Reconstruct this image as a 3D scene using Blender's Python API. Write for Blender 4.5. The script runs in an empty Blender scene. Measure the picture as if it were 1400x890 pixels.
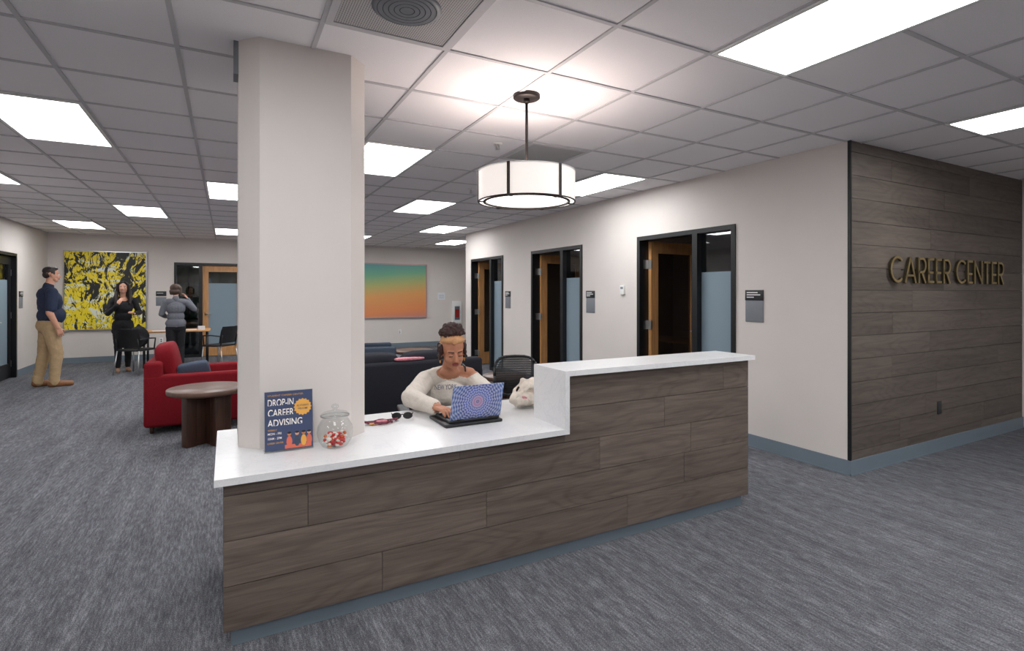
import bpy, bmesh, math, random
import numpy as np
from mathutils import Matrix, Vector, noise
random.seed(7)
scene = bpy.context.scene
col = scene.collection
CEIL = 2.75

def L(r, g, b):
    def f(c):
        c /= 255.0
        return c/12.92 if c <= .04045 else ((c+.055)/1.055)**2.4
    return (f(r), f(g), f(b), 1.0)

# ---------------------------------------------------------------- materials
def newmat(name):
    m = bpy.data.materials.new(name); m.use_nodes = True
    nt = m.node_tree; b = nt.nodes['Principled BSDF']
    return m, nt, b
def N(nt, t, **kw):
    n = nt.nodes.new(t)
    for k, v in kw.items():
        setattr(n, k, v)
    return n
def math_(nt, op, a, b=None, c=None):
    n = nt.nodes.new('ShaderNodeMath'); n.operation = op
    for i, v in enumerate((a, b, c)):
        if v is None: continue
        if isinstance(v, (int, float)): n.inputs[i].default_value = v
        else: nt.links.new(v, n.inputs[i])
    return n.outputs[0]
def mixc(nt, fac, a, b, mode='MIX'):
    n = nt.nodes.new('ShaderNodeMix'); n.data_type = 'RGBA'; n.blend_type = mode
    for s, v in ((n.inputs[0], fac), (n.inputs[6], a), (n.inputs[7], b)):
        if isinstance(v, (int, float, tuple)): s.default_value = v
        else: nt.links.new(v, s)
    return n.outputs[2]
def coords(nt, scale=(1, 1, 1), loc=(0, 0, 0)):
    tc = N(nt, 'ShaderNodeTexCoord'); mp = N(nt, 'ShaderNodeMapping')
    nt.links.new(tc.outputs['Object'], mp.inputs[0])
    mp.inputs['Scale'].default_value = scale; mp.inputs['Location'].default_value = loc
    return mp.outputs[0]
def noise_(nt, vec, scale=5, detail=4, rough=.5, dist=0):
    n = N(nt, 'ShaderNodeTexNoise'); nt.links.new(vec, n.inputs['Vector'])
    n.inputs['Scale'].default_value = scale; n.inputs['Detail'].default_value = detail
    n.inputs['Roughness'].default_value = rough; n.inputs['Distortion'].default_value = dist
    return n.outputs['Fac']
def ramp(nt, fac, stops, interp='LINEAR'):
    n = N(nt, 'ShaderNodeValToRGB'); nt.links.new(fac, n.inputs[0])
    cr = n.color_ramp; cr.interpolation = interp
    while len(cr.elements) < len(stops): cr.elements.new(.5)
    for e, (p, c) in zip(cr.elements, stops):
        e.position = p; e.color = c
    return n.outputs[0]
def bump(nt, b, h, strength=.2, dist=.01):
    n = N(nt, 'ShaderNodeBump'); nt.links.new(h, n.inputs['Height'])
    n.inputs['Strength'].default_value = strength; n.inputs['Distance'].default_value = dist
    nt.links.new(n.outputs[0], b.inputs['Normal'])
def mat(name, c, rough=.5, metal=0, var=.06, scale=20, bmp=0, emit=0, ecol=None, stretch=(1, 1, 1), spec=None):
    m, nt, b = newmat(name)
    v = noise_(nt, coords(nt, stretch), scale, 4)
    c0 = tuple(x*(1-var) for x in c[:3])+(1,); c1 = tuple(min(1, x*(1+var)) for x in c[:3])+(1,)
    nt.links.new(ramp(nt, v, [(.3, c0), (.7, c1)]), b.inputs['Base Color'])
    b.inputs['Roughness'].default_value = rough; b.inputs['Metallic'].default_value = metal
    if spec is not None: b.inputs['Specular IOR Level'].default_value = spec
    if bmp: bump(nt, b, v, bmp, .004)
    if emit:
        b.inputs['Emission Color'].default_value = ecol or c
        b.inputs['Emission Strength'].default_value = emit
    return m

M_wall = mat('wall_paint', L(217, 210, 205), .85, var=.015, scale=3, spec=.2)
M_ceil = mat('ceiling_tile', L(236, 233, 235), .95, var=.03, scale=160, bmp=.15, spec=.1)
M_tbar = mat('ceiling_tbar', L(192, 190, 193), .6, var=.02)
M_base = mat('rubber_base', L(114, 127, 138), .55, var=.03, scale=4)
M_black = mat('black_metal', L(22, 23, 26), .35, var=.1)
M_blackpl = mat('black_plastic', L(24, 24, 27), .5, var=.1)
M_silver = mat('satin_steel', L(190, 190, 190), .3, 1, var=.04)
M_white = mat('white_plastic', L(232, 232, 230), .4, var=.02)
M_paper = mat('white_paper', L(225, 228, 232), .7, var=.02)
M_greypl = mat('sign_grey', L(122, 126, 133), .5, var=.03)
M_signblk = mat('sign_black', L(38, 39, 43), .45, var=.05)
M_txt = mat('sign_lettering', L(225, 225, 225), .5, var=.01)
M_brass = mat('brushed_brass', L(200, 180, 126), .32, 1, var=.08, scale=60)
M_brassd = mat('aged_bronze', L(74, 66, 50), .45, .7, var=.1)
M_bronze = mat('dark_bronze', L(52, 46, 44), .45, .6, var=.08)
M_red = mat('red_upholstery', L(122, 20, 30), .85, var=.14, scale=120, bmp=.2, spec=.2)
M_navyblk = mat('charcoal_upholstery', L(37, 38, 45), .85, var=.18, scale=160, bmp=.2, spec=.2)
M_slate = mat('slate_upholstery', L(66, 76, 90), .85, var=.14, scale=140, bmp=.2, spec=.2)
M_pillow = mat('pillow_blue', L(66, 76, 94), .85, var=.14, scale=90, bmp=.2)
M_oak = mat('light_oak', L(196, 144, 92), .45, var=.16, scale=6, stretch=(6, 6, .6))
M_walnut = mat('walnut_dark', L(72, 46, 34), .45, var=.25, scale=6, stretch=(7, 7, .7))
M_tabletop = mat('walnut_top', L(100, 76, 64), .4, var=.2, scale=5, stretch=(1, 9, 1))
M_candyR = mat('candy_red', L(205, 44, 40), .25, var=.1)
M_candyW = mat('candy_white', L(235, 225, 215), .25, var=.05)
M_candyO = mat('candy_orange', L(235, 120, 50), .25, var=.1)
M_navy = mat('poster_navy', L(62, 74, 106), .4, var=.04)
M_cream = mat('poster_cream', L(248, 244, 238), .5, var=.01)
M_gold = mat('poster_gold', L(230, 170, 78), .5, var=.03)
M_coral = mat('poster_coral', L(214, 108, 84), .5, var=.05)
M_pink = mat('pink_fabric', L(200, 128, 138), .8, var=.3, scale=60)
M_canvas = mat('canvas_bag', L(216, 206, 194), .9, var=.12, scale=30, bmp=.3)
M_maroon = mat('maroon_strap', L(120, 50, 66), .7, var=.2, scale=80)
M_leaf = mat('hedge_leaves', L(70, 110, 48), .8, var=.5, scale=6, bmp=.5)
M_grass = mat('grass', L(84, 110, 60), .9, var=.3, scale=3)
# people
M_skinA = mat('skin_light', L(210, 156, 130), .5, var=.05, scale=30)
M_skinB = mat('skin_tan', L(182, 124, 95), .5, var=.05, scale=30)
M_lip = mat('lips', L(150, 76, 70), .45, var=.05)
M_eye = mat('eye_white', L(225, 222, 218), .3, var=.01)
M_iris = mat('eye_dark', L(38, 24, 18), .3, var=.05)
M_hairD = mat('hair_dark', L(36, 26, 24), .55, var=.35, scale=60, bmp=.5, stretch=(4, 4, .5))
M_hairB = mat('hair_brown', L(74, 54, 44), .55, var=.3, scale=60, bmp=.5, stretch=(4, 4, .5))
M_hairC = mat('hair_auburn_curly', L(52, 25, 21), .6, var=.5, scale=110, bmp=.9)
M_band = mat('headband_tan', L(200, 152, 108), .8, var=.1, scale=60, bmp=.3, stretch=(1, 1, 5))
M_sweater = mat('cream_sweater', L(214, 206, 196), .95, var=.07, scale=140, bmp=.5, spec=.1)
M_polo = mat('navy_polo', L(28, 40, 66), .8, var=.12, scale=30, bmp=.2)
M_khaki = mat('khaki_trousers', L(176, 150, 114), .85, var=.08, scale=18, bmp=.3)
M_shoeb = mat('brown_leather', L(138, 92, 58), .5, var=.12)
M_shoet = mat('tan_flats', L(170, 130, 104), .5, var=.12)
M_blkcl = mat('black_clothing', L(24, 23, 27), .85, var=.2, scale=14, bmp=.3)
M_blazer = mat('grey_blazer', L(108, 110, 118), .85, var=.15, scale=120, bmp=.2)
M_print = mat('sweater_print', L(110, 112, 122), .8, var=.1)

def glassmat(name, tint, base=.04, edge=.6, rough=.02, diff=0, dcol=(1, 1, 1, 1)):
    m, nt, b = newmat(name)
    out = nt.nodes['Material Output']; nt.nodes.remove(b)
    tr = N(nt, 'ShaderNodeBsdfTransparent'); tr.inputs[0].default_value = tint
    gl = N(nt, 'ShaderNodeBsdfGlossy'); gl.inputs['Roughness'].default_value = rough
    lw = N(nt, 'ShaderNodeLayerWeight'); lw.inputs[0].default_value = .5
    v = noise_(nt, coords(nt), 2, 2)
    f = math_(nt, 'MULTIPLY', math_(nt, 'POWER', lw.outputs['Facing'], 4), edge)
    f = math_(nt, 'ADD', f, math_(nt, 'ADD', math_(nt, 'MULTIPLY', v, base*.3), base))
    mx = N(nt, 'ShaderNodeMixShader'); nt.links.new(f, mx.inputs[0])
    nt.links.new(tr.outputs[0], mx.inputs[1]); nt.links.new(gl.outputs[0], mx.inputs[2])
    last = mx.outputs[0]
    if diff:
        df = N(nt, 'ShaderNodeBsdfDiffuse'); df.inputs[0].default_value = dcol
        m2 = N(nt, 'ShaderNodeMixShader'); m2.inputs[0].default_value = diff
        nt.links.new(last, m2.inputs[1]); nt.links.new(df.outputs[0], m2.inputs[2]); last = m2.outputs[0]
    nt.links.new(last, out.inputs[0])
    return m
M_glass = glassmat('clear_glass', (.72, .76, .78, 1), .07)
M_dglass = glassmat('smoked_glass', (.6, .56, .53, 1), .09)
M_jar = glassmat('jar_glass', (.93, .95, .95, 1), .035, .55, .01)
M_frost = glassmat('frosted_glass', (.6, .66, .7, 1), .06, .6, .3, .75, L(150, 168, 180))
M_acryl = glassmat('acrylic', (.97, .98, .98, 1), .03)

# carpet
M_carpet, nt, b = newmat('carpet')
v1 = noise_(nt, coords(nt, (85, 11, 1)), 1, 5, .7)
v2 = noise_(nt, coords(nt, (260, 130, 1)), 1, 3, .7)
v3 = noise_(nt, coords(nt, (14, 1.4, 1)), 1, 3)
f = math_(nt, 'ADD', math_(nt, 'MULTIPLY', v1, .38), math_(nt, 'MULTIPLY', v2, .48))
f = math_(nt, 'ADD', f, math_(nt, 'MULTIPLY', v3, .14))
nt.links.new(ramp(nt, f, [(.36, L(54, 55, 59)), (.50, L(97, 98, 103)), (.64, L(156, 157, 162))]), b.inputs['Base Color'])
b.inputs['Roughness'].default_value = .95; b.inputs['Specular IOR Level'].default_value = .1
bump(nt, b, f, .5, .006)

# planks (with per-plank tint attribute)
def plankmat(name, c0, c1, rough=.5, sc=1.0):
    m, nt, b = newmat(name)
    at = N(nt, 'ShaderNodeAttribute'); at.attribute_name = 'tint'
    sp = N(nt, 'ShaderNodeSeparateColor'); nt.links.new(at.outputs['Color'], sp.inputs[0])
    tc = N(nt, 'ShaderNodeTexCoord')
    cb = N(nt, 'ShaderNodeCombineXYZ')
    nt.links.new(math_(nt, 'MULTIPLY', sp.outputs[1], 37.), cb.inputs[0])
    nt.links.new(math_(nt, 'MULTIPLY', sp.outputs[2], 23.), cb.inputs[2])
    ad = N(nt, 'ShaderNodeVectorMath'); ad.operation = 'ADD'
    nt.links.new(tc.outputs['Object'], ad.inputs[0]); nt.links.new(cb.outputs[0], ad.inputs[1])
    def mp(s):
        q = N(nt, 'ShaderNodeMapping'); q.inputs['Scale'].default_value = s
        nt.links.new(ad.outputs[0], q.inputs[0]); return q.outputs[0]
    g1 = noise_(nt, mp((1.6*sc, 3, 30*sc)), 1, 5, .6, .4)
    g2 = noise_(nt, mp((9, 3, 280)), 1, 2, .6)
    big = noise_(nt, mp((.8, 1, 2)), 1, 2)
    warp = noise_(nt, mp((.9, 1, 5)), 1, 1.5, .4)
    rings = math_(nt, 'SINE', math_(nt, 'MULTIPLY', warp, 95))
    rings = math_(nt, 'POWER', math_(nt, 'ADD', math_(nt, 'MULTIPLY', rings, .5), .5), 3)
    rings = math_(nt, 'MULTIPLY', rings, g2)
    f = math_(nt, 'ADD', math_(nt, 'MULTIPLY', g1, .48), math_(nt, 'MULTIPLY', g2, .26))
    f = math_(nt, 'SUBTRACT', f, math_(nt, 'MULTIPLY', rings, .13))
    f = math_(nt, 'ADD', f, math_(nt, 'MULTIPLY', big, .26))
    colr = ramp(nt, f, [(.30, c0), (.68, c1)])
    tv = math_(nt, 'ADD', math_(nt, 'MULTIPLY', sp.outputs[0], .2), .9)
    cc = N(nt, 'ShaderNodeCombineColor')
    for i in range(3): nt.links.new(tv, cc.inputs[i])
    nt.links.new(mixc(nt, 1.0, colr, cc.outputs[0], 'MULTIPLY'), b.inputs['Base Color'])
    b.inputs['Roughness'].default_value = rough; b.inputs['Specular IOR Level'].default_value = .35
    bump(nt, b, f, .12, .003)
    return m
M_plank = plankmat('desk_oak_planks', L(76, 66, 60), L(126, 113, 104), .5)
M_plankw = plankmat('wall_oak_planks', L(74, 67, 62), L(114, 104, 96), .5)
M_gap = mat('plank_gap', L(30, 26, 24), .8)

# quartz
M_quartz, nt, b = newmat('white_quartz')
q = noise_(nt, coords(nt), 4, 6, .6, 1.5)
v = math_(nt, 'ABSOLUTE', math_(nt, 'SUBTRACT', q, .5))
q2 = noise_(nt, coords(nt), 140, 3)
c = ramp(nt, v, [(0, L(222, 223, 225)), (.02, L(230, 230, 231)), (1, L(232, 232, 233))])
nt.links.new(mixc(nt, .15, c, ramp(nt, q2, [(.35, L(205, 205, 207)), (.6, L(238, 238, 238))]), 'MULTIPLY'), b.inputs['Base Color'])
b.inputs['Roughness'].default_value = .3

# emissive
M_lens = mat('troffer_lens', (1, 1, 1, 1), .5, var=0, emit=14, ecol=(.985, .99, 1.0, 1))
M_shade, nt, b = newmat('lamp_shade_fabric')
v = noise_(nt, coords(nt, (1, 1, 1)), 200, 2)
b.inputs['Base Color'].default_value = L(245, 238, 232)
nt.links.new(ramp(nt, v, [(.3, (1.0, .90, .84, 1)), (.7, (1.0, .94, .90, 1))]), b.inputs['Emission Color'])
b.inputs['Emission Strength'].default_value = .42
M_lampdiff = mat('lamp_diffuser', L(250, 240, 230), .5, var=.01, emit=1.6, ecol=(1, .95, .9, 1))

# perforated grille
M_grille, nt, b = newmat('perforated_metal')
vo = N(nt, 'ShaderNodeTexVoronoi'); nt.links.new(coords(nt, (1, 1, 0)), vo.inputs['Vector'])
vo.inputs['Scale'].default_value = 95; vo.inputs['Randomness'].default_value = 0
nt.links.new(ramp(nt, vo.outputs['Distance'], [(.22, L(80, 80, 82)), (.34, L(186, 184, 184))]), b.inputs['Base Color'])
b.inputs['Roughness'].default_value = .6

# paintings
def xz(nt):
    tc = N(nt, 'ShaderNodeTexCoord'); s = N(nt, 'ShaderNodeSeparateXYZ')
    nt.links.new(tc.outputs['Object'], s.inputs[0]); return s.outputs[0], s.outputs[2]
M_paintY, nt, b = newmat('painting_yellow_black')
n1 = noise_(nt, coords(nt, (4.2, 1, 2.4)), 1, 5, .68, 1.6)
n2 = noise_(nt, coords(nt, (4, 1, 8), (4, 0, 2)), 1, 4, .7, 1.0)
n3 = noise_(nt, coords(nt, (8, 1, 3), (9, 0, 5)), 1, 3, .6, 1.0)
n4 = noise_(nt, coords(nt, (1.6, 1, 1.2), (2, 0, 8)), 1, 2)
n5 = noise_(nt, coords(nt, (7, 1, 6), (1, 0, 3)), 1, 3, .6, 1)
px, pz = xz(nt)
k = mixc(nt, n4, L(226, 206, 20), L(248, 224, 50))
wmask = ramp(nt, n2, [(.555, (0, 0, 0, 1)), (.58, (1, 1, 1, 1))], 'LINEAR')
k = mixc(nt, wmask, k, L(222, 226, 214))
k = mixc(nt, ramp(nt, n5, [(.64, (0, 0, 0, 1)), (.66, (1, 1, 1, 1))]), k, L(110, 150, 150))
k = mixc(nt, ramp(nt, n5, [(.31, (1, 1, 1, 1)), (.33, (0, 0, 0, 1))]), k, L(206, 150, 40))
dens = math_(nt, 'ADD', n1, math_(nt, 'MULTIPLY', math_(nt, 'SUBTRACT', n4, .5), .4))
dens = math_(nt, 'ADD', dens, math_(nt, 'MULTIPLY', pz, .05))
dens = math_(nt, 'ADD', dens, math_(nt, 'MULTIPLY', px, .03))
bmask = ramp(nt, dens, [(.525, (0, 0, 0, 1)), (.535, (1, 1, 1, 1))])
k = mixc(nt, bmask, k, L(24, 26, 24))
line = math_(nt, 'ABSOLUTE', math_(nt, 'SUBTRACT', n3, .5))
m3 = ramp(nt, line, [(.010, (1, 1, 1, 1)), (.016, (0, 0, 0, 1))])
k = mixc(nt, m3, k, L(30, 36, 34))
nt.links.new(k, b.inputs['Base Color']); b.inputs['Roughness'].default_value = .5
M_paintS, nt, b = newmat('painting_sunset_gradient')
px, pz = xz(nt)
g = math_(nt, 'ADD', math_(nt, 'MULTIPLY', pz, 1/1.48), .5)
g = math_(nt, 'ADD', g, math_(nt, 'MULTIPLY', px, -.06))
k = ramp(nt, g, [(0, L(206, 132, 104)), (.12, L(224, 140, 82)), (.42, L(222, 160, 92)), (.62, L(176, 180, 110)), (.8, L(110, 178, 140)), (1, L(92, 168, 168))])
n1 = noise_(nt, coords(nt, (3, 1, 3)), 1, 2)
k = mixc(nt, math_(nt, 'MULTIPLY', n1, .12), k, L(190, 120, 140))
nt.links.new(k, b.inputs['Base Color']); b.inputs['Roughness'].default_value = .4
# mandala lid
M_mandala, nt, b = newmat('mandala_laptop_skin')
px, pz = xz(nt)
r = math_(nt, 'SQRT', math_(nt, 'ADD', math_(nt, 'MULTIPLY', px, px), math_(nt, 'MULTIPLY', pz, pz)))
a = math_(nt, 'ARCTAN2', pz, px)
pet = math_(nt, 'MULTIPLY', math_(nt, 'ABSOLUTE', math_(nt, 'SINE', math_(nt, 'MULTIPLY', a, 8))), .007)
rr = math_(nt, 'ADD', r, pet)
s1 = math_(nt, 'SINE', math_(nt, 'MULTIPLY', rr, 400))
s2 = math_(nt, 'MULTIPLY', math_(nt, 'SINE', math_(nt, 'MULTIPLY', a, 32)), .6)
pt = math_(nt, 'ADD', math_(nt, 'MULTIPLY', math_(nt, 'ADD', s1, s2), .33), .42)
ca = ramp(nt, r, [(0, L(40, 50, 120)), (.025, L(170, 90, 130)), (.045, L(40, 70, 150)), (.075, L(60, 80, 165)), (.10, L(40, 55, 125)), (.17, L(50, 90, 150))])
k = mixc(nt, pt, ca, L(176, 182, 208))
nt.links.new(k, b.inputs['Base Color']); b.inputs['Roughness'].default_value = .35

# ---------------------------------------------------------------- mesh builder
class MB:
    def __init__(s):
        s.v = []; s.f = []; s.m = []; s.t = []; s.sm = []; s.mats = []; s.M = Matrix.Identity(4)
    def mi(s, m):
        if m not in s.mats: s.mats.append(m)
        return s.mats.index(m)
    def add(s, vs, fs, m, smooth=False, tint=None, M=None):
        o = len(s.v); T = s.M if M is None else s.M @ M
        s.v += [T @ Vector(p) for p in vs]
        i = s.mi(m)
        for f in fs:
            s.f.append([o+k for k in f]); s.m.append(i); s.sm.append(smooth); s.t.append(tint or (.5, 0, 0))
    def addmulti(s, vs, fs, mats, smooth=True):
        o = len(s.v); s.v += [s.M @ Vector(p) for p in vs]
        for f, m in zip(fs, mats):
            s.f.append([o+k for k in f]); s.m.append(s.mi(m)); s.sm.append(smooth); s.t.append((.5, 0, 0))
    def box(s, x0, x1, y0, y1, z0, z1, m, tint=None, M=None):
        vs = [(x, y, z) for x in (x0, x1) for y in (y0, y1) for z in (z0, z1)]
        fs = [(0, 1, 3, 2), (4, 6, 7, 5), (0, 4, 5, 1), (2, 3, 7, 6), (0, 2, 6, 4), (1, 5, 7, 3)]
        s.add(vs, fs, m, False, tint, M)
    def rbox(s, x0, x1, y0, y1, z0, z1, m, r=.03, seg=3, M=None, puff=0):
        bm = bmesh.new(); bmesh.ops.create_cube(bm, size=1)
        for v in bm.verts:
            v.co = Vector(((x0+x1)/2+v.co.x*(x1-x0), (y0+y1)/2+v.co.y*(y1-y0), (z0+z1)/2+v.co.z*(z1-z0)))
        if puff:
            bmesh.ops.subdivide_edges(bm, edges=bm.edges[:], cuts=5, use_grid_fill=True)
            c = Vector(((x0+x1)/2, (y0+y1)/2, (z0+z1)/2)); h = Vector(((x1-x0)/2, (y1-y0)/2, (z1-z0)/2))
            for v in bm.verts:
                q = Vector(((v.co.x-c.x)/h.x, (v.co.y-c.y)/h.y, (v.co.z-c.z)/h.z))
                n = (abs(q.x)**6+abs(q.y)**6+abs(q.z)**6)**(1/6)
                q = q/n
                sm = min(range(3), key=lambda i: h[i])
                o = [abs(q[i]) for i in range(3) if i != sm]
                fz = 1+puff*(1-o[0]**2)*(1-o[1]**2)
                q[sm] *= fz
                v.co = Vector((c.x+q.x*h.x, c.y+q.y*h.y, c.z+q.z*h.z))
        else:
            r = min(r, .49*min(x1-x0, y1-y0, z1-z0))
            bmesh.ops.bevel(bm, geom=bm.edges[:], offset=r, segments=seg, profile=.5, affect='EDGES')
        bm.verts.index_update()
        s.add([v.co[:] for v in bm.verts], [[v.index for v in f.verts] for f in bm.faces], m, True, None, M)
        bm.free()
    def lathe(s, prof, m, c=(0, 0, 0), seg=32, smooth=True, M=None, closed=True):
        vs = []; fs = []
        n = len(prof)
        for i in range(seg):
            a = 2*math.pi*i/seg
            for r, z in prof: vs.append((c[0]+r*math.cos(a), c[1]+r*math.sin(a), c[2]+z))
        for i in range(seg):
            j = (i+1) % seg
            for k in range(n-1): fs.append((i*n+k, j*n+k, j*n+k+1, i*n+k+1))
        if closed:
            if prof[0][0] > 1e-5: fs.append([i*n for i in range(seg)])
            if prof[-1][0] > 1e-5: fs.append([i*n+n-1 for i in range(seg)])
        s.add(vs, fs, m, smooth, None, M)
    def cyl(s, p0, p1, r0, m, r1=None, seg=16, smooth=True):
        r1 = r0 if r1 is None else r1
        p0 = Vector(p0); p1 = Vector(p1); d = (p1-p0)
        q = d.to_track_quat('Z', 'Y').to_matrix().to_4x4()
        s.lathe([(r0, 0), (r1, d.length)], m, seg=seg, smooth=smooth, M=Matrix.Translation(p0) @ q)
    def sph(s, c, r, m, seg=12, rings=8, M=None):
        if isinstance(r, (int, float)): r = (r, r, r)
        vs = [(c[0], c[1], c[2]-r[2])]; fs = []
        for i in range(1, rings):
            p = math.pi*i/rings
            for j in range(seg):
                a = 2*math.pi*j/seg
                vs.append((c[0]+r[0]*math.sin(p)*math.cos(a), c[1]+r[1]*math.sin(p)*math.sin(a), c[2]-r[2]*math.cos(p)))
        vs.append((c[0], c[1], c[2]+r[2])); e = len(vs)-1
        for j in range(seg):
            k = (j+1) % seg
            fs.append((0, 1+k, 1+j)); fs.append((e, 1+(rings-2)*seg+j, 1+(rings-2)*seg+k))
            for i in range(rings-2): fs.append((1+i*seg+j, 1+i*seg+k, 1+(i+1)*seg+k, 1+(i+1)*seg+j))
        s.add(vs, fs, m, True, None, M)
    def tube(s, pts, r, m, seg=8):
        for a, b in zip(pts[:-1], pts[1:]):
            s.cyl(a, b, r, m, seg=seg)
        for p in pts[1:-1]: s.sph(p, r, m, 8, 6)
    def prism(s, poly, z0, z1, m, M=None, smooth=False):
        n = len(poly)
        vs = [(x, y, z0) for x, y in poly]+[(x, y, z1) for x, y in poly]
        fs = [list(range(n))[::-1], list(range(n, 2*n))]+[(i, (i+1) % n, n+(i+1) % n, n+i) for i in range(n)]
        s.add(vs, fs, m, smooth, None, M)
    def done(s, name, origin=None, bevel=0, recalc=True):
        me = bpy.data.meshes.new(name)
        if origin is None:
            xs = [v.x for v in s.v]; ys = [v.y for v in s.v]; zs = [v.z for v in s.v]
            origin = ((min(xs)+max(xs))/2, (min(ys)+max(ys))/2, min(zs))
        o = Vector(origin)
        me.from_pydata([(v-o)[:] for v in s.v], [], s.f)
        for m in s.mats: me.materials.append(m)
        me.polygons.foreach_set('material_index', s.m)
        me.polygons.foreach_set('use_smooth', s.sm)
        at = me.color_attributes.new('tint', 'FLOAT_COLOR', 'CORNER')
        buf = []
        for p in me.polygons:
            t = s.t[p.index]
            for _ in range(p.loop_total): buf += [t[0], t[1], t[2], 1.0]
        at.data.foreach_set('color', buf)
        if recalc:
            bm = bmesh.new(); bm.from_mesh(me); bmesh.ops.recalc_face_normals(bm, faces=bm.faces[:]); bm.to_mesh(me); bm.free()
        me.update()
        ob = bpy.data.objects.new(name, me); ob.location = o; col.objects.link(ob)
        if bevel:
            md = ob.modifiers.new('bevel', 'BEVEL'); md.width = bevel; md.segments = 2; md.limit_method = 'ANGLE'
        return ob
def text(body, w, h, loc, m, parent, rotz=0, ext=.0006, name='lettering', off=0.0, align='CENTER'):
    cu = bpy.data.curves.new(name, 'FONT'); cu.body = body; cu.size = 1; cu.extrude = 0; cu.align_x = align; cu.align_y = 'CENTER'; cu.offset = off
    ob = bpy.data.objects.new(name, cu); col.objects.link(ob)
    bpy.context.view_layer.update()
    d = ob.dimensions; sx = w/d.x; sy = h/d.y
    cu.extrude = ext
    ob.scale = (sx, sy, 1)
    cu.materials.append(m)
    ob.rotation_euler = (math.pi/2, 0, rotz)
    ob.location = loc
    bpy.context.view_layer.update()
    if parent is not None:
        mw = ob.matrix_world.copy(); ob.parent = parent; ob.matrix_parent_inverse = Matrix.Translation(parent.location).inverted(); ob.matrix_world = mw
    return ob
def Rz(a): return Matrix.Rotation(a, 4, 'Z')
def Rx(a): return Matrix.Rotation(a, 4, 'X')
def Ry(a): return Matrix.Rotation(a, 4, 'Y')
def T(x, y, z=0): return Matrix.Translation((x, y, z))

# ---------------------------------------------------------------- room shell
XR, XL, YB, YD, YE = 4.51, -3.29, 14.36, 2.537, 10.5
XE, YF = 7.8, -3.0
m = MB(); m.box(XL-.12, XE+.12, YF-.12, YB+4.2, -.1, 0, M_carpet); m.done('floor', (0, 0, 0))
m = MB(); m.box(XL-.12, XE+.12, YF-.12, YB+4.2, CEIL, CEIL+.1, M_ceil)
x = 1.0-.61*8
while x < XE:
    if x > XL: m.box(x-.011, x+.011, YF, YB, CEIL-.007, CEIL+.01, M_tbar)
    x += .61
y = 1.96-.61*9
while y < YB:
    if y > YF: m.box(XL, XE, y-.011, y+.011, CEIL-.0066, CEIL+.01, M_tbar)
    y += .61
m.done('ceiling', (0, 0, 0))

def wall(name, a0, a1, b0, b1, axis, ops, z1=CEIL, mt=M_wall):
    """axis 'y': wall runs along y from b0..b1, thickness a0..a1."""
    m = MB()
    def bx(p, q, z0, zt):
        if axis == 'y': m.box(a0, a1, p, q, z0, zt, mt)
        else: m.box(p, q, a0, a1, z0, zt, mt)
    cur = b0
    for (p, q, z0, zt) in sorted(ops):
        bx(cur, p, 0, z1); bx(p, q, zt, z1)
        if z0 > 0: bx(p, q, 0, z0)
        cur = q
    bx(cur, b1, 0, z1)
    return m.done(name)
DH = 2.19; DW = 1.45
D = [3.65, 6.265, 8.75]
wall('wall_offices', XR, XR+.12, YD+.021, YE, 'y', [(y, y+DW, 0, DH) for y in D])
wall('wall_left', XL-.12, XL, YF, YB, 'y', [(11.04, 12.49, 0, DH)])
wall('wall_back', YB, YB+.12, XL-.12, XE+.12, 'x', [(-1.054, -1.054+DW, 0, DH)])
wall('wall_right', XE, XE+.12, YF, YB, 'y', [])
wall('wall_front', YF-.12, YF, XL-.12, XE+.12, 'x', [])
wall('wall_alcove', YE-.12, YE, XR+.12, XE, 'x', [])
for i, y in enumerate((5.6, 8.2)):
    wall('wall_office_partition_%d' % (i+1), y, y+.1, XR+.12, XE, 'x', [])
# meeting room beyond back wall, with real window to the outside
wall('wall_meeting_room_far', YB+4.0, YB+4.12, XL-.12, XE+.12, 'x', [(-2.6, .6, .7, 2.3)])
wall('wall_meeting_room_left', XL-.12, XL, YB+.12, YB+4.0, 'y', [])
wall('wall_meeting_room_right', XE, XE+.12, YB+.12, YB+4.0, 'y', [])
wall('wall_office_left_back', XL-2.6, XL-2.5, 10, 13.5, 'y', [])
wall('wall_office_left_near', 9.9, 10, XL-2.6, XL-.12, 'x', [])
wall('wall_office_left_far', 13.5, 13.6, XL-2.6, XL-.12, 'x', [])
m = MB(); m.box(XL-2.6, XL-.12, 9.9, 13.6, -.1, 0, M_carpet); m.done('floor_office_left')
m = MB(); m.box(XL-2.6, XL-.12, 9.9, 13.6, CEIL, CEIL+.1, M_ceil); m.done('ceiling_office_left')
m = MB()
for xx in (-2.6, -1.8, -1.0, -.2, .57): m.box(xx, xx+.04, YB+4.02, YB+4.1, .7, 2.3, M_black)
for zz in (.7, 1.35, 2.26): m.box(-2.6, .61, YB+4.02, YB+4.1, zz, zz+.04, M_black)
m.box(-2.6, .6, YB+4.055, YB+4.06, .72, 2.28, M_glass)
m.done('window_1')
m = MB()
m.box(-20, 20, YB+4.2, YB+30, -.25, -.15, M_grass); m.done('ground_outside')
m = MB()
for i in range(90):
    rr = random.uniform(.35, .9)
    m.sph((random.uniform(-7, 6), YB+8+random.uniform(-.6, 1.8), random.uniform(.2, 3.6)), (rr, rr, rr*.8), M_leaf, 8, 6)
m.done('hedge_trees')

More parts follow.
